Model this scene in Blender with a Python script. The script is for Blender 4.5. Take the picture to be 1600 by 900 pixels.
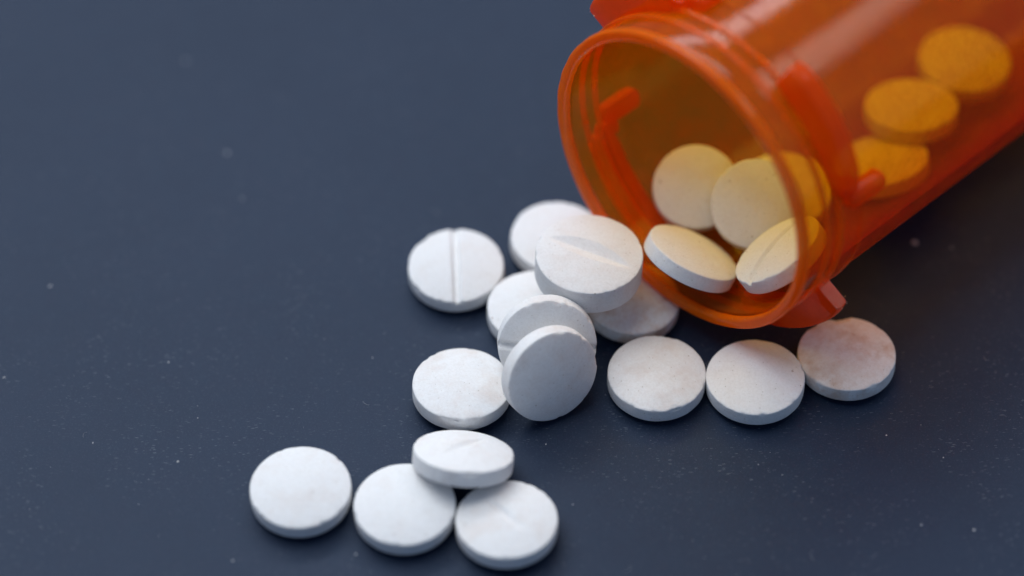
import bpy, bmesh, math, random
from mathutils import Vector, Matrix, noise

MM = 0.001
for o in list(bpy.data.objects):
    bpy.data.objects.remove(o, do_unlink=True)
scene = bpy.context.scene

# ------------------------------------------------------------------ camera
CAM_EL, CAM_D, FPX = math.radians(48.7), 329.0, 4900.0
CAM_POS = Vector((0, -math.cos(CAM_EL) * CAM_D, math.sin(CAM_EL) * CAM_D))
FW = Vector((0, math.cos(CAM_EL), -math.sin(CAM_EL)))
RT = Vector((1, 0, 0))
UPV = Vector((0, math.sin(CAM_EL), math.cos(CAM_EL)))
cam_data = bpy.data.cameras.new('camera')
cam = bpy.data.objects.new('camera', cam_data)
scene.collection.objects.link(cam)
cam.location = CAM_POS * MM
cam.rotation_euler = (math.pi / 2 - CAM_EL, 0, 0)
cam_data.sensor_width = 36
cam_data.lens = 36 * FPX / 1600
cam_data.clip_start, cam_data.clip_end = 0.01, 20
cam_data.dof.use_dof = True
cam_data.dof.focus_distance = (Vector((4, -14.0, 4.5)) - CAM_POS).dot(FW) * MM
cam_data.dof.aperture_fstop = 6.8
cam_data.dof.aperture_blades = 9
scene.camera = cam

# ------------------------------------------------------------------ world and lamps
world = bpy.data.worlds.new('World')
scene.world = world
world.use_nodes = True
bg = world.node_tree.nodes['Background']
bg.inputs['Color'].default_value = (0.62, 0.88, 1.38, 1)
bg.inputs['Strength'].default_value = 0.22


def window(name, az, el, dist, w, h, radiance, color, target=(0.012, 0.0, 0.0)):
    """a window-sized area lamp that looks at the tablets"""
    d = bpy.data.lights.new(name, 'AREA')
    d.shape = 'RECTANGLE'
    d.size, d.size_y = w, h
    d.energy = radiance * math.pi * w * h       # radiance of a one-sided panel
    d.color = color
    o = bpy.data.objects.new(name, d)
    scene.collection.objects.link(o)
    a, e = math.radians(az), math.radians(el)
    v = Vector((math.cos(a) * math.cos(e), math.sin(a) * math.cos(e), math.sin(e)))
    t = Vector(target)
    o.location = t + v * dist
    o.rotation_euler = (-v).to_track_quat('-Z', 'Y').to_euler()
    return o


window('window_light_back', 107, 43, 0.95, 1.10, 0.18, 7.4, (0.90, 0.97, 1.06))
window('window_light_side', 140, 66, 0.62, 0.50, 0.48, 3.65, (0.96, 0.985, 1.0))
window('window_light_right', 26, 52, 1.2, 0.36, 0.30, 3.8, (1.0, 0.96, 0.92))

scene.render.engine = 'CYCLES'
cy = scene.cycles
cy.max_bounces = 24
cy.transparent_max_bounces = 48
cy.transmission_bounces = 24
cy.glossy_bounces = 6
cy.diffuse_bounces = 5
cy.volume_bounces = 0
cy.use_denoising = True
cy.sample_clamp_indirect = 6.0
cy.blur_glossy = 0.5
vs = scene.view_settings
vs.view_transform, vs.look = 'Standard', 'None'
vs.exposure, vs.gamma = 0.0, 1.0
vs.use_curve_mapping = False


# ------------------------------------------------------------------ helpers
def link(o):
    scene.collection.objects.link(o)
    return o


def tag(o, label=None, cat=None, group=None, kind=None):
    for k, v in (('label', label), ('category', cat), ('group', group), ('kind', kind)):
        if v:
            o[k] = v
    return o


def mesh_obj(name, verts, faces, mat, parent=None, smooth=True):
    me = bpy.data.meshes.new(name)
    me.from_pydata(verts, [], faces)
    me.validate()
    bm = bmesh.new()
    bm.from_mesh(me)
    bmesh.ops.recalc_face_normals(bm, faces=bm.faces)
    bm.to_mesh(me)
    bm.free()
    if smooth:
        me.polygons.foreach_set('use_smooth', [True] * len(me.polygons))
    me.materials.append(mat)
    o = link(bpy.data.objects.new(name, me))
    if parent:
        o.parent = parent
    return o


def nodes_of(name):
    m = bpy.data.materials.new(name)
    m.use_nodes = True
    nt = m.node_tree
    nt.nodes.clear()
    return m, nt


class G:
    """tiny node-graph helper"""

    def __init__(s, nt):
        s.nt = nt

    def n(s, typ, ins=None, **kw):
        nd = s.nt.nodes.new(typ)
        for k, v in kw.items():
            setattr(nd, k, v)
        for k, v in (ins or {}).items():
            sock = nd.inputs[k]
            if isinstance(v, bpy.types.NodeSocket):
                s.nt.links.new(v, sock)
            else:
                sock.default_value = v
        return nd

    def ramp(s, fac, stops):
        r = s.n('ShaderNodeValToRGB', {'Fac': fac})
        el = r.color_ramp.elements
        while len(el) < len(stops):
            el.new(0.5)
        for e, (p, c) in zip(el, stops):
            e.position = p
            e.color = c if len(c) == 4 else (*c, 1)
        return r.outputs['Color']

    def math(s, op, a, b=0.0):
        return s.n('ShaderNodeMath', {0: a, 1: b}, operation=op).outputs[0]

    def mixc(s, fac, a, b, blend='MIX'):
        m = s.n('ShaderNodeMix', data_type='RGBA', blend_type=blend)
        for k, v in ((0, fac), (6, a), (7, b)):
            if isinstance(v, bpy.types.NodeSocket):
                s.nt.links.new(v, m.inputs[k])
            else:
                m.inputs[k].default_value = v
        return m.outputs[2]

    def coords(s, scale=1000.0, rnd=False):
        tc = s.n('ShaderNodeTexCoord').outputs['Object']
        mp = s.n('ShaderNodeVectorMath', {0: tc, 1: (scale,) * 3}, operation='MULTIPLY').outputs[0]
        if rnd:
            r = s.n('ShaderNodeObjectInfo').outputs['Random']
            k = s.n('ShaderNodeVectorMath', {0: (713.0, 351.0, 127.0), 'Scale': r}, operation='SCALE').outputs[0]
            mp = s.n('ShaderNodeVectorMath', {0: mp, 1: k}, operation='ADD').outputs[0]
        return mp

    def noise(s, vec, scale, detail=4.0, rough=0.55):
        return s.n('ShaderNodeTexNoise', {'Vector': vec, 'Scale': scale, 'Detail': detail, 'Roughness': rough}).outputs[0]


# ------------------------------------------------------------------ materials
def mat_table():
    m, nt = nodes_of('matte_navy_board')
    g = G(nt)
    c = g.coords()
    big = g.noise(c, 0.035, 3)
    mid = g.noise(c, 0.45, 5, 0.65)
    fine = g.noise(c, 5.5, 4, 0.7)
    col = g.mixc(g.ramp(big, [(0.3, (0, 0, 0)), (0.7, (1, 1, 1))]), (0.0082, 0.0172, 0.0400, 1), (0.0112, 0.0212, 0.0470, 1))
    col = g.mixc(g.ramp(mid, [(0.35, (0, 0, 0)), (0.75, (0.55, 0.55, 0.55))]), col, (0.0150, 0.0290, 0.0550, 1))
    col = g.mixc(g.ramp(fine, [(0.56, (0, 0, 0)), (0.74, (0.75, 0.75, 0.75))]), col, (0.070, 0.085, 0.125, 1))
    # short pale paper fibres lying in every direction
    fib = None
    for rot, sc in ((0.4, 1.0), (1.7, 1.25), (2.6, 0.85)):
        mp = g.n('ShaderNodeMapping', {'Vector': c, 'Rotation': (0, 0, rot), 'Scale': (0.55 * sc, 3.6 * sc, 1.0)}).outputs[0]
        v = g.n('ShaderNodeTexVoronoi', {'Vector': mp, 'Scale': 1.0, 'Randomness': 1.0}).outputs['Distance']
        f = g.math('LESS_THAN', v, 0.095)
        fib = f if fib is None else g.math('MAXIMUM', fib, f)
    fib = g.math('MULTIPLY', fib, g.ramp(g.noise(c, 0.11, 2), [(0.40, (0.1, 0.1, 0.1)), (0.62, (0.9, 0.9, 0.9))]))
    col = g.mixc(fib, col, (0.13, 0.145, 0.17, 1))
    rough = g.n('ShaderNodeMapRange', {0: mid, 3: 0.44, 4: 0.56}).outputs[0]
    h = g.math('ADD', g.math('MULTIPLY', fine, 0.6), g.math('MULTIPLY', mid, 0.9))
    bump = g.n('ShaderNodeBump', {'Height': h, 'Strength': 0.5, 'Distance': 0.00014}).outputs[0]
    b = g.n('ShaderNodeBsdfPrincipled', {'Base Color': col, 'Roughness': rough, 'Specular IOR Level': 0.23, 'Specular Tint': (0.80, 0.88, 1.0, 1), 'Normal': bump})
    g.n('ShaderNodeOutputMaterial', {'Surface': b.outputs[0]})
    return m


def mat_tablet():
    m, nt = nodes_of('pressed_white_powder')
    g = G(nt)
    c = g.coords(1000, True)
    stain_glow_amt = g.n('ShaderNodeAttribute', attribute_type='OBJECT', attribute_name='stain_and_glow').outputs['Fac']
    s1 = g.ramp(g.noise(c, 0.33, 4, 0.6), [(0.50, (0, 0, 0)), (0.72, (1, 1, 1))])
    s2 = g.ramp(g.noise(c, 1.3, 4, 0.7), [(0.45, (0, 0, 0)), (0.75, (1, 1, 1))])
    st = g.math('MULTIPLY', g.math('ADD', g.math('MULTIPLY', s1, 0.75), g.math('MULTIPLY', s2, 0.35)), stain_glow_amt)
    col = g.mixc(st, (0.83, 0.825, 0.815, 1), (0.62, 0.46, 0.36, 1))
    mott = g.noise(c, 4.0, 5, 0.7)
    col = g.mixc(g.ramp(mott, [(0.33, (0.27, 0.27, 0.27)), (0.58, (0, 0, 0))]), col, (0.60, 0.57, 0.53, 1))
    # sparse brown specks
    vo = g.n('ShaderNodeTexVoronoi', {'Vector': c, 'Scale': 1.15, 'Randomness': 1.0})
    cellr = g.n('ShaderNodeSeparateColor', {0: vo.outputs['Color']})
    rad = g.math('MULTIPLY', g.math('MAXIMUM', g.math('SUBTRACT', cellr.outputs[0], 0.74), 0.0), 0.55)
    dist = g.math('ADD', vo.outputs['Distance'], g.math('MULTIPLY', g.math('SUBTRACT', g.noise(c, 9.0, 2), 0.5), 0.05))
    spk = g.math('MULTIPLY', g.math('LESS_THAN', dist, rad), g.math('MULTIPLY', cellr.outputs[1], 0.85))
    col = g.mixc(spk, col, (0.27, 0.185, 0.12, 1))
    vo2 = g.n('ShaderNodeTexVoronoi', {'Vector': c, 'Scale': 3.2, 'Randomness': 1.0})
    c2 = g.n('ShaderNodeSeparateColor', {0: vo2.outputs['Color']})
    rad2 = g.math('MULTIPLY', g.math('MAXIMUM', g.math('SUBTRACT', c2.outputs[0], 0.74), 0.0), 0.9)
    spk2 = g.math('MULTIPLY', g.math('LESS_THAN', vo2.outputs['Distance'], rad2), 0.5)
    col = g.mixc(spk2, col, (0.42, 0.36, 0.29, 1))
    grain = g.noise(c, 11.0, 4, 0.7)
    lump = g.noise(c, 2.2, 3, 0.6)
    h = g.math('ADD', g.math('MULTIPLY', grain, 0.55), g.math('MULTIPLY', lump, 0.8))
    h = g.math('SUBTRACT', h, g.math('MULTIPLY', spk2, 0.9))
    bump = g.n('ShaderNodeBump', {'Height': h, 'Strength': 0.8, 'Distance': 0.00008}).outputs[0]
    b = g.n('ShaderNodeBsdfPrincipled', {'Base Color': col, 'Roughness': 0.82, 'Specular IOR Level': 0.2, 'Normal': bump,
                                         'Subsurface Weight': 0.12, 'Subsurface Scale': 0.0006,
                                         'Subsurface Radius': (1.0, 0.9, 0.75)})
    g.n('ShaderNodeOutputMaterial', {'Surface': b.outputs[0]})
    return m


def mat_amber(name, haze, haze_col, density, rough, refract=0.0, streak=True, gloss_gain=1.0, back_scatter=0.5):
    """clear amber plastic: Fresnel gloss over see-through plastic whose body absorbs blue and green with depth"""
    m, nt = nodes_of(name)
    g = G(nt)
    c = g.coords()
    if streak:
        st = g.n('ShaderNodeMapping', {'Vector': c, 'Scale': (3.0, 3.0, 0.02)}).outputs[0]
        h = g.math('ADD', g.noise(st, 1.0, 5, 0.7), g.math('MULTIPLY', g.noise(c, 0.12, 2), 0.8))
        bump = g.n('ShaderNodeBump', {'Height': h, 'Strength': 0.7, 'Distance': 0.00002}).outputs[0]
    else:
        h = g.noise(c, 0.7, 3, 0.5)
        bump = g.n('ShaderNodeBump', {'Height': h, 'Strength': 0.5, 'Distance': 0.00010}).outputs[0]
    # the plastic does not bend the see-through rays, so both sides of its skin reflect like an outer surface
    back = g.n('ShaderNodeNewGeometry').outputs['Backfacing']
    ior = g.n('ShaderNodeMapRange', {0: back, 3: 1.49, 4: 1 / 1.49}).outputs[0]
    fr = g.n('ShaderNodeFresnel', {'IOR': ior, 'Normal': bump}).outputs[0]
    fr = g.math('MULTIPLY', fr, g.n('ShaderNodeMapRange', {0: back, 3: gloss_gain, 4: 0.25 * gloss_gain}).outputs[0])
    wear = g.ramp(g.noise(c, 0.5, 5, 0.7), [(0.40, (0.8,) * 3), (0.72, (1.5,) * 3)] if streak else [(0.35, (0.92,) * 3), (0.75, (1.08,) * 3)])
    hz = g.math('MULTIPLY', wear, haze)
    gl = g.n('ShaderNodeBsdfGlossy', {'Color': (1, 1, 1, 1), 'Roughness': rough, 'Normal': bump}).outputs[0]
    tr = g.n('ShaderNodeBsdfTransparent', {'Color': (1, 1, 1, 1)}).outputs[0]
    if refract > 0:
        rf = g.n('ShaderNodeBsdfRefraction', {'Color': (1, 1, 1, 1), 'Roughness': 0.12, 'IOR': 1.48, 'Normal': bump}).outputs[0]
        tr = g.n('ShaderNodeMixShader', {0: refract, 1: tr, 2: rf}).outputs[0]
    tl = g.n('ShaderNodeBsdfTranslucent', {'Color': haze_col, 'Normal': bump}).outputs[0]
    df = g.n('ShaderNodeBsdfDiffuse', {'Color': haze_col, 'Normal': bump}).outputs[0]
    td = g.n('ShaderNodeMixShader', {0: back_scatter, 1: tl, 2: df}).outputs[0]
    body = g.n('ShaderNodeMixShader', {0: hz, 1: tr, 2: td}).outputs[0]
    sf = g.n('ShaderNodeMixShader', {0: fr, 1: body, 2: gl}).outputs[0]
    vol = g.n('ShaderNodeVolumeAbsorption', {'Color': (0.996, 0.85, 0.0, 1), 'Density': density}).outputs[0]
    g.n('ShaderNodeOutputMaterial', {'Surface': sf, 'Volume': vol})
    return m


def mat_dust(name, col):
    m, nt = nodes_of(name)
    g = G(nt)
    k = g.ramp(g.noise(g.coords(), 3.0, 2), [(0.3, tuple(x * 0.6 for x in col)), (0.7, col)])
    b = g.n('ShaderNodeBsdfPrincipled', {'Base Color': k, 'Roughness': 0.9})
    g.n('ShaderNodeOutputMaterial', {'Surface': b.outputs[0]})
    return m


M_TABLE = mat_table()
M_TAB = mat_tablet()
M_BODY = mat_amber('amber_plastic_wall', 0.22, (1.0, 0.235, 0.0003, 1), 2200, 0.015, gloss_gain=0.5, back_scatter=0.68)
M_RIM = mat_amber('amber_plastic_rim', 0.72, (1.0, 0.225, 0.0005, 1), 250, 0.08, refract=0.2, streak=False, gloss_gain=0.4)
M_RING = mat_amber('amber_plastic_ring', 0.45, (1.0, 0.20, 0.001, 1), 400, 0.06, refract=0.2, streak=False, gloss_gain=0.4)
M_LUG = mat_amber('amber_plastic_lug', 0.58, (1.0, 0.11, 0.0003, 1), 450, 0.12, refract=0.2, streak=False, gloss_gain=0.28)
M_DUST = mat_dust('pale_dust', (0.55, 0.55, 0.56))
M_BURR = mat_dust('pale_plastic_burr', (0.80, 0.55, 0.36))

# ------------------------------------------------------------------ table top
def build_table():
    x0, x1, y0, y1, t = -0.9, 1.0, -0.55, 1.1, 0.02
    v = [(x, y, z) for z in (0, -t) for x, y in ((x0, y0), (x1, y0), (x1, y1), (x0, y1))]
    f = [(0, 1, 2, 3), (7, 6, 5, 4), (0, 4, 5, 1), (1, 5, 6, 2), (2, 6, 7, 3), (3, 7, 4, 0)]
    tag(mesh_obj('table', v, f, M_TABLE, smooth=False), 'dark navy matte table top under the bottle and tablets', 'table', kind='structure')


build_table()


# ------------------------------------------------------------------ pixels to points
def ray(px, py):
    return FW + RT * ((px - 800) / FPX) - UPV * ((py - 450) / FPX)


def on_plane(px, py, p0, n):
    d = ray(px, py)
    return CAM_POS + d * ((p0 - CAM_POS).dot(n) / d.dot(n))


# ------------------------------------------------------------------ bottle
BOTTLE_L = 74.0
AZ, TI = math.radians(44.59), math.radians(-2.64)
AX = Vector((math.cos(AZ) * math.cos(TI), math.sin(AZ) * math.cos(TI), math.sin(TI)))   # mouth -> base
MOUTH = Vector((16.37, -3.52, 19.80))
BU = AX.cross(Vector((0, 0, 1))).normalized()
BV = BU.cross(AX)
R_RIM, R_OUT, R_IN = 16.90, 16.63, 15.50


def lathe(profile, seg=160, closed=True):
    """profile of (s, r) rings -> verts in bottle space (z = L - s, metres) and faces"""
    verts, faces = [], []
    n = len(profile)
    for s, r in profile:
        for k in range(seg):
            a = 2 * math.pi * k / seg
            verts.append((r * math.cos(a) * MM, r * math.sin(a) * MM, (BOTTLE_L - s) * MM))
    for i in range(n if closed else n - 1):
        j = (i + 1) % n
        for k in range(seg):
            k2 = (k + 1) % seg
            faces.append((i * seg + k, j * seg + k, j * seg + k2, i * seg + k2))
    return verts, faces


def rounded(s0, s1, r0, r1, rad, n=4):
    """rounded rectangle profile, rad is the corner radius"""
    out = []
    for cs, cr, a0 in ((s0 + rad, r0 + rad, 180), (s0 + rad, r1 - rad, 90), (s1 - rad, r1 - rad, 0), (s1 - rad, r0 + rad, -90)):
        for k in range(n + 1):
            a = math.radians(a0 + (90 - 90 * k / n) - 0) if False else math.radians(a0 + 90 - 90 * k / n)
            out.append((cs + rad * math.cos(a), cr + rad * math.sin(a)))
    return out


def arc_block(name, mat, parent, th0, th1, s0, s1, r0, r1, taper0=0.0, taper1=0.0, n=18, bev=0.35, seed=0):
    """a block that follows the neck: theta th0..th1, axial s0..s1, radial r0..r1, outer face lower towards each end"""
    rnd = random.Random(seed)
    prof_n = 12
    verts, faces = [], []
    rows = []
    for i in range(n + 1):
        t = i / n
        th = math.radians(th0 + (th1 - th0) * t)
        e = 1.0
        ra = r1 - taper0 * (1 - t) ** 2 - taper1 * t ** 2
        edge = min(1.0, min(i, n - i) / 1.5)
        sh = bev * 0.8 * (1 - edge)
        a0, a1, rr = s0 + sh, s1 - sh, ra - sh
        b = bev
        ring = [(a0, r0), (a0, (r0 + rr) / 2), (a0 + 0.03, rr - b), (a0 + 0.3 * b, rr - 0.3 * b), (a0 + b, rr), ((a0 + a1) / 2, rr + 0.06),
                (a1 - b, rr), (a1 - 0.3 * b, rr - 0.3 * b), (a1 - 0.03, rr - b), (a1, (r0 + rr) / 2), (a1, r0)]
        prof_n = len(ring)
        for s, r in ring:
            w = 0.05 * noise.noise(Vector((s * 0.9, th * 9, r * 0.9 + seed * 7.3)))
            r2 = r + (w if r > r0 else 0)
            verts.append((r2 * math.cos(th) * MM, r2 * math.sin(th) * MM, (BOTTLE_L - s - w) * MM))
    for i in range(n):
        for k in range(prof_n):
            k2 = (k + 1) % prof_n
            faces.append((i * prof_n + k, i * prof_n + k2, (i + 1) * prof_n + k2, (i + 1) * prof_n + k))
    faces.append(tuple(range(prof_n)))
    faces.append(tuple(n * prof_n + k for k in reversed(range(prof_n))))
    o = mesh_obj(name, verts, faces, mat, parent)
    o.data.set_sharp_from_angle(angle=math.radians(50))
    return o


def build_bottle():
    root = link(bpy.data.objects.new('pill_bottle', None))
    tag(root, 'open transparent orange pill bottle lying on its side with tablets spilling out', 'pill bottle')
    base = (MOUTH + AX * BOTTLE_L) * MM
    m = Matrix((BU, BV, -AX)).transposed().to_4x4()
    m.translation = base
    root.matrix_world = m
    # body: outer wall, step behind the lugs, base, inner wall
    L = BOTTLE_L
    prof = [(1.04, R_IN + 0.10), (1.04, R_OUT - 0.05), (1.15, R_OUT), (4.2, R_OUT), (8.45, R_OUT + 0.02), (8.60, R_OUT + 0.22), (8.85, R_OUT + 0.22),
            (9.0, R_OUT), (20, R_OUT), (40, R_OUT - 0.05), (L - 2.5, R_OUT - 0.1), (L - 1.2, R_OUT - 0.3), (L - 0.35, R_OUT - 0.9), (L, R_OUT - 2.0),
            (L, 8), (L, 0.02), (L - 1.4, 0.02), (L - 1.4, 8), (L - 1.5, R_IN - 2), (L - 2.0, R_IN - 0.8), (L - 3.0, R_IN - 0.25),
            (L - 6, R_IN - 0.05), (40, R_IN), (12, R_IN), (5, R_IN + 0.05)]
    v, f = lathe(prof, 192)
    b = mesh_obj('body', v, f, M_BODY, root)
    b.data.set_sharp_from_angle(angle=math.radians(40))
    # rim: rounded lip with a slightly chipped inner edge
    v, f = lathe(rounded(0.0, 1.02, R_IN + 0.20, R_RIM, 0.36, 5), 192)
    v2 = []
    for x, y, z in v:
        p = Vector((x, y, z)) / MM
        k = noise.noise(p * 0.9) * 0.05 + max(0, noise.noise(p * 0.55 + Vector((3, 1, 7))) - 0.35) * 0.25
        rr = math.hypot(x, y)
        q = 1 - k * MM / rr * 0.6
        v2.append((x * q, y * q, z - k * MM * 0.5))
    mesh_obj('rim', v2, f, M_RIM, root)
    # two moulded rings round the neck
    for s0, s1, r1 in ((3.25, 3.95, R_OUT + 0.32), (5.15, 5.80, R_OUT + 0.38)):
        v, f = lathe(rounded(s0, s1, R_OUT - 0.15, r1, 0.20, 3), 160)
        mesh_obj('neck_ring', v, f, M_RING, root)
    # four locking lugs, each with an axial stop at one end
    for q in range(4):
        t0 = 90 * q + (3 if q == 2 else 0)
        lug = arc_block('lug', M_LUG, root, t0 + 25, t0 + 65.5, 4.85, 7.0, R_OUT - 0.12, 20.0, 0.9, 0.1, seed=q)
        arc_block('lug_stop', M_LUG, lug, t0 + 14.5, t0 + 21.5, 6.2, 8.6 if q == 3 else 11.2, R_OUT - 0.10, 19.95 if q == 3 else 18.2, 0.1, 0.1, n=6, bev=0.5, seed=q + 10)
        arc_block('lug_web', M_LUG, lug, t0 + 20.5, t0 + 25.6, 5.2, 7.6, R_OUT - 0.11, 18.0, 0.0, 0.0, n=4, bev=0.3, seed=q + 20)
    return root


ROOT = build_bottle()


def build_burrs(root):
    """tiny torn flakes of plastic left on the lip and on the lug corners"""
    rnd = random.Random(3)
    verts, faces = [], []
    spots = [(300 + rnd.uniform(-14, 16), 0.10 + rnd.uniform(0, 0.1), R_IN + 0.25 + rnd.uniform(0, 0.2), 0.10) for _ in range(14)]
    spots += [(142 + rnd.uniform(-14, 14), 0.06, R_IN + 0.3 + rnd.uniform(0, 0.15), 0.11) for _ in range(12)]
    spots += [(335.3, s, r, 0.15) for s, r in ((5.3, 19.5), (5.9, 19.8), (6.6, 19.7), (6.9, 19.0))]
    spots += [(155.3, s, r, 0.17) for s, r in ((5.2, 19.4), (5.5, 19.7), (6.3, 19.8), (5.1, 18.8))]
    spots += [(rnd.uniform(112, 140), 5.05, rnd.uniform(18, 19.6), 0.09) for _ in range(8)]
    spots += [(rnd.uniform(290, 330), 5.05, rnd.uniform(17.5, 19.6), 0.07) for _ in range(4)]
    for th, s, r, e in spots:
        th = math.radians(th)
        b = len(verts)
        for _ in range(4):
            rr, ss, tt = r + rnd.uniform(-e, e), s + rnd.uniform(-e, e), th + rnd.uniform(-1.8 * e, 1.8 * e) / r
            verts.append((rr * math.cos(tt) * MM, rr * math.sin(tt) * MM, (BOTTLE_L - ss) * MM))
        faces += [(b, b + 1, b + 2), (b, b + 2, b + 3), (b, b + 3, b + 1), (b + 1, b + 3, b + 2)]
    tag(mesh_obj('mould_flash', verts, faces, M_BURR, root, smooth=False), kind='stuff')


build_burrs(ROOT)


# ------------------------------------------------------------------ tablets (millimetres: centre, then the direction the face looks)
POSE = {
    'A': (-5.855, 1.083, 1.609, -0.015, -0.036, 0.999),
    'B': (4.829, 5.075, 1.620, 0.050, -0.006, 0.999),
    'C': (7.839, -3.670, 7.958, 0.024, 0.014, 1.000),
    'D': (2.437, -4.730, 1.605, 0.006, -0.002, 1.000),
    'E': (3.536, -11.691, 4.885, 0.072, -0.895, 0.439),
    'F': (3.747, -15.781, 4.990, 0.450, -0.834, 0.319),
    'G': (12.366, -3.333, 1.571, 0.062, -0.008, 0.998),
    'H': (-5.102, -15.031, 1.587, 0.020, 0.063, 0.998),
    'I': (14.697, -13.580, 1.561, -0.003, -0.009, 1.000),
    'J': (24.680, -14.136, 1.635, -0.016, 0.005, 1.000),
    'K': (34.166, -10.989, 1.558, -0.018, 0.019, 1.000),
    'L': (-20.813, -28.161, 1.610, -0.015, -0.027, 1.000),
    'M': (-10.512, -30.266, 1.573, -0.011, -0.016, 1.000),
    'N': (-0.521, -32.146, 1.576, -0.014, 0.055, 0.998),
    'O': (-4.836, -25.322, 3.303, 0.097, 0.455, 0.885),
    'P': (18.362, -2.518, 7.437, 0.410, 0.342, 0.846),
    'S': (27.297, -4.735, 10.510, -0.569, 0.288, 0.770),
    'Q': (19.223, 7.045, 7.747, -0.037, -0.490, 0.871),
    'R': (25.344, 3.420, 9.096, -0.025, -0.546, 0.837),
    'T': (28.647, 8.407, 5.431, -0.058, -0.095, 0.994),
    'U': (49.212, 26.654, 6.578, 0.032, -0.004, 0.999),
    'V': (42.750, 18.940, 7.168, -0.043, 0.188, 0.981),
    'W': (39.200, 11.991, 5.943, -0.168, 0.255, 0.952),
}
SIZE = {'C': (5.5, 2.95, 0.75), 'Q': (4.52, 1.62, 0.75), 'R': (4.78, 1.62, 0.75)}
# score line: two points of it in the photograph, depth, style
SCORE = {'A': ((712, 362), (716, 470), 'even'), 'C': ((870, 366), (994, 412), 'lens'), 'E': ((788, 531), (923, 537), 'even'),
         'N': ((748, 775), (842, 852), 'lens'), 'O': ((664, 712), (745, 683), 'lens'), 'S': ((1190, 418), (1224, 378), 'even')}
LENS_FLOOR = {'C': 0.28, 'N': 0.66, 'O': 0.62}
# chips in the rim: point in the photograph, width, depth
CHIP = {'K': [((1312, 503), 1.5, 1.0), ((1272, 510), 0.9, 0.5)], 'H': [((700, 668), 1.6, 0.30), ((748, 668), 1.0, 0.2)], 'I': [((1045, 526), 1.0, 0.25), ((1062, 656), 0.8, 0.2)],
        'A': [((716, 476), 0.9, 0.30), ((655, 372), 1.0, 0.3)], 'E': [((875, 462), 0.8, 0.2)], 'O': [((735, 738), 1.6, 0.25)],
        'S': [((1200, 440), 1.0, 0.2)], 'B': [((806, 352), 0.8, 0.2)], 'F': [((930, 560), 0.7, 0.15)]}
STAIN_AND_GLOW = {'K': 0.75, 'G': 1.0, 'I': 0.30, 'C': 0.18, 'H': 0.30, 'N': 0.24, 'L': 0.20, 'O': 0.22, 'P': 0.2, 'F': 0.22}  # dirt; on G and K also the bottle's orange light, painted into the colour
INFO = {
    'A': ('white tablet with a straight score line lying apart from the spilled heap', 0),
    'B': ('plain white tablet on the table tucked behind the big scored tablet', 0),
    'C': ('large thick white tablet with a deep score, perched on others at the bottle mouth', 0),
    'D': ('white tablet flat on the table half under the leaning scored tablet', 0),
    'E': ('scored white tablet standing tilted between the big tablet and a smooth leaning one', 0),
    'F': ('smooth tablet standing on its edge in blue-grey shade, leaning on a scored one', 0),
    'G': ('orange-tinted tablet flat on the table under the big scored tablet at the rim', 0),
    'H': ('unscored tablet lying flat just beside the foot of the shaded leaning tablet', 0),
    'I': ('speckled tablet in the row of three below the bottle, next to the leaning pair', 0),
    'J': ('clean white tablet in the middle of the row of three below the bottle', 0),
    'K': ('pinkish tablet, part stain and part painted orange light, with a chipped edge beside the bottom locking lug', 0),
    'L': ('plain white tablet at the end of the group of four, touching nothing on top', 0),
    'M': ('smooth tablet in the middle of the group of four, half under the propped tablet', 0),
    'N': ('tablet with a faint diagonal score supporting the propped tablet of the group of four', 0),
    'O': ('tablet propped aslant on top of two others, its back edge towards the table', 0),
    'P': ('tilted unscored tablet lying just inside the bottle lip, its white edge showing', 1),
    'S': ('scored tablet inside the bottle mouth, half hidden behind the rim', 1),
    'Q': ('smaller round tablet inside the bottle turning yellow at its upper edge', 1),
    'R': ('round cream tablet inside the bottle leaning in front of a yellow one', 1),
    'T': ('yellow-lit tablet inside the bottle almost hidden behind the cream one', 1),
    'U': ('amber blurred tablet deepest inside the bottle, seen through the wall', 1),
    'V': ('amber tablet seen through the wall, the middle one of three in a line', 1),
    'W': ('amber tablet seen through the wall right behind the locking lug', 1),
}


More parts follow.
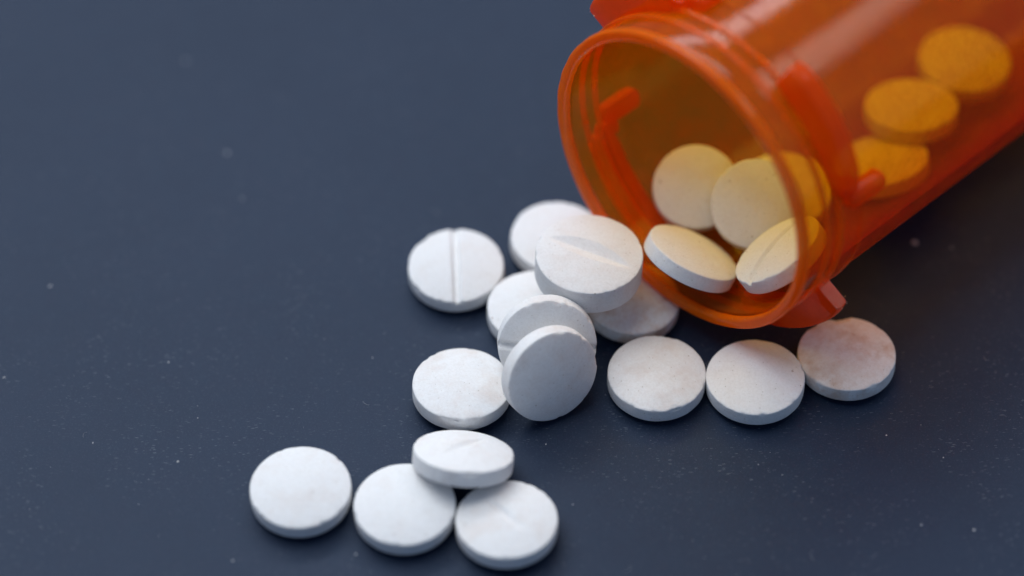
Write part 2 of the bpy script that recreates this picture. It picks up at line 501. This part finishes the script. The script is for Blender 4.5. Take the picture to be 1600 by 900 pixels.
def tablet_mesh(key, r, band, dome, x_axis, y_axis, n, centre):
    seed = ord(key) * 13.7
    seg = 176 if key in SCORE else 128
    Rs = (r * r + dome * dome) / (2 * dome)
    rings = []                        # (rho, z, flag) from top centre over the rim to bottom centre
    fine = key in SCORE
    ntop = 46 if fine else 26

    def zd(rho):
        return band / 2 + math.sqrt(max(Rs * Rs - rho * rho, 0)) - (Rs - dome)
    ed = 0.10
    for i in range(1, ntop + 1):
        rho = (r - ed) * i / ntop
        rings.append((rho, zd(rho), 1))
    rings += [(r - 0.045, band / 2 - 0.005, 2), (r - 0.01, band / 2 - 0.05, 2), (r, band / 2 - 0.13, 2)]
    nb = 8
    for i in range(1, nb):
        rings.append((r + 0.012 * math.sin(math.pi * i / nb), band / 2 - 0.13 - (band - 0.26) * i / nb, 3))
    rings += [(r, -band / 2 + 0.13, 4), (r - 0.01, -band / 2 + 0.05, 4), (r - 0.045, -band / 2 + 0.005, 4)]
    for i in range(12, 0, -1):
        rho = (r - ed) * i / 12
        rings.append((rho, -zd(rho), 5))
    chips = []
    for (px, wdt, dep) in CHIP.get(key, []):
        p = on_plane(px[0], px[1], centre + n * (band / 2), n) - centre
        chips.append((math.atan2(p.dot(y_axis), p.dot(x_axis)), wdt * 0.8, dep * 0.6))
    rnd = random.Random(ord(key))
    for _ in range(9):
        chips.append((rnd.uniform(-math.pi, math.pi), rnd.uniform(0.15, 0.45), rnd.uniform(0.03, 0.11)))
    style = SCORE[key][2] if key in SCORE else None
    verts = [(0, 0, zd(0))]

    def top_z(x, y, z, rho):
        if not style:
            return z
        if style == 'even':
            dep = 0.50
            return z - dep * math.exp(-(y / 0.36) ** 4) * (1.0 if rho < r - 0.5 else 0.75)
        floor = band / 2 + dome * LENS_FLOOR[key] + 0.45 * max(0.0, abs(y) - 0.07)
        if z > floor:
            k = z - floor
            return z - k
        return z
    for rho, z, flag in rings:
        for k in range(seg):
            a = 2 * math.pi * k / seg
            x, y = rho * math.cos(a), rho * math.sin(a)
            p = Vector((x, y, z))
            z2, rr = z, rho
            if flag in (1, 2):
                z2 = top_z(x, y, z, rho)
            z2 += 0.018 * noise.noise(Vector((x, y, z)) * 0.8 + Vector((seed, 0, 0))) * (1 if flag == 1 else 0.6)
            if flag in (2, 3, 4):
                rr += 0.022 * noise.noise(p * 1.1 + Vector((0, seed, 0)))
            if flag in (1, 2, 3) and rho > r - 1.2:
                for ca, wdt, dep in chips:
                    d = (a - ca + math.pi) % (2 * math.pi) - math.pi
                    arc = abs(d) * r
                    if arc < wdt:
                        jag = 1 + 1.1 * noise.noise(p * 3.5 + Vector((seed, 5, 1)))
                        fall = (1 - (arc / wdt) ** 2) * jag
                        if flag == 3:
                            down = (band / 2 - z) / band
                            rr -= dep * 0.7 * fall * max(0, 1 - down * 1.8)
                        elif flag == 2:
                            rr -= dep * 0.8 * fall
                            z2 -= dep * 0.75 * fall
                        else:
                            z2 -= dep * 0.75 * fall * max(0, 1 - (r - rho) / (0.25 + dep * 1.4))
            s = rr / rho if rho > 1e-6 else 1
            verts.append((x * s, y * s, z2))
    verts[0] = (0, 0, top_z(0, 0, zd(0), 0))
    verts.append((0, 0, -zd(0)))
    faces = []
    nr = len(rings)
    for k in range(seg):
        k2 = (k + 1) % seg
        faces.append((0, 1 + k, 1 + k2))
        for i in range(nr - 1):
            a, b = 1 + i * seg, 1 + (i + 1) * seg
            faces.append((a + k, b + k, b + k2, a + k2))
        l = 1 + (nr - 1) * seg
        faces.append((l + k, len(verts) - 1, l + k2))
    return [(x * MM, y * MM, z * MM) for x, y, z in verts], faces


def build_tablets():
    for key, q in POSE.items():
        r, band, dome = SIZE.get(key, (5.0, 1.62, 0.75))
        c = Vector(q[:3])
        n = Vector(q[3:]).normalized()
        if key in SCORE:
            a, b, _ = SCORE[key]
            top = c + n * (band / 2 + dome * 0.5)
            x = (on_plane(*b, top, n) - on_plane(*a, top, n))
        else:
            x = Vector((math.cos(ord(key) * 2.4), math.sin(ord(key) * 2.4), 0))
        x = (x - n * x.dot(n)).normalized()
        y = n.cross(x)
        v, f = tablet_mesh(key, r, band, dome, x, y, n, c)
        o = mesh_obj('tablet', v, f, M_TAB)
        m = Matrix((x, y, n)).transposed().to_4x4()
        m.translation = c * MM
        o.matrix_world = m
        o['stain_and_glow'] = 1.35 * STAIN_AND_GLOW.get(key, 0.15)
        label, inside = INFO[key]
        tag(o, label, 'tablet', 'tablets inside the bottle' if inside else 'tablets spilled on the table')


build_tablets()


# ------------------------------------------------------------------ lint and powder on the table
def build_dust():
    rnd = random.Random(5)
    verts, faces = [], []

    def flake(x, y, z, r, h):
        b = len(verts)
        n = rnd.randint(5, 7)
        for k in range(n):
            a = 2 * math.pi * k / n
            q = r * rnd.uniform(0.6, 1.2)
            verts.append(((x + q * math.cos(a)) * MM, (y + q * math.sin(a)) * MM, z * MM))
        verts.append((x * MM, y * MM, (z + h) * MM))
        for k in range(n):
            faces.append((b + k, b + (k + 1) % n, b + n))
        faces.append(tuple(b + k for k in reversed(range(n))))

    def fibre(x, y, ln, w):
        a, bend = rnd.uniform(0, math.pi * 2), rnd.choice([-1, 1]) * rnd.uniform(1.2, 3.0)
        px, py = x, y
        prev = None
        for i in range(6):
            b = len(verts)
            zz = 0.02 + 0.05 * math.sin(i / 5 * math.pi)
            dx, dy = -math.sin(a) * w, math.cos(a) * w
            verts.extend([((px + dx) * MM, (py + dy) * MM, zz * MM), ((px - dx) * MM, (py - dy) * MM, zz * MM), (px * MM, py * MM, (zz + w) * MM)])
            if prev is not None:
                for u, v in ((0, 1), (1, 2), (2, 0)):
                    faces.append((prev + u, prev + v, b + v, b + u))
            prev = b
            px += math.cos(a) * ln / 5
            py += math.sin(a) * ln / 5
            a += bend / 5
    up = Vector((0, 0, 1))
    spots = [(1430, 379, 0.34), (78, 447, 0.22), (355, 239, 0.22), (378, 310, 0.18), (290, 95, 0.20), (278, 721, 0.16), (582, 559, 0.12), (263, 566, 0.12),
             (6, 590, 0.18), (1522, 828, 0.16), (1440, 820, 0.1), (1385, 680, 0.1), (853, 694, 0.1), (309, 653, 0.09), (145, 692, 0.1), (1474, 715, 0.09), (1487, 387, 0.12),
             (364, 876, 0.16), (556, 866, 0.12), (895, 788, 0.08), (1185, 726, 0.08)]
    for px, py, r in spots:
        p = on_plane(px, py, Vector((0, 0, 0)), up)
        flake(p.x, p.y, 0.002, r, r * 0.7)
    for _ in range(240):
        px, py = rnd.uniform(-150, 1750), rnd.uniform(-100, 1000)
        p = on_plane(px, py, Vector((0, 0, 0)), up)
        flake(p.x, p.y, 0.002, rnd.choice([0.025, 0.03, 0.035, 0.05]), 0.03)
    for _ in range(9):
        px, py = rnd.uniform(0, 1600), rnd.uniform(200, 900)
        p = on_plane(px, py, Vector((0, 0, 0)), up)
        fibre(p.x, p.y, rnd.uniform(0.5, 1.6), rnd.uniform(0.007, 0.012))
    o = mesh_obj('dust', verts, faces, M_DUST, smooth=False)
    tag(o, 'pale dust specks and lint scattered over the navy table', 'dust', kind='stuff')


build_dust()
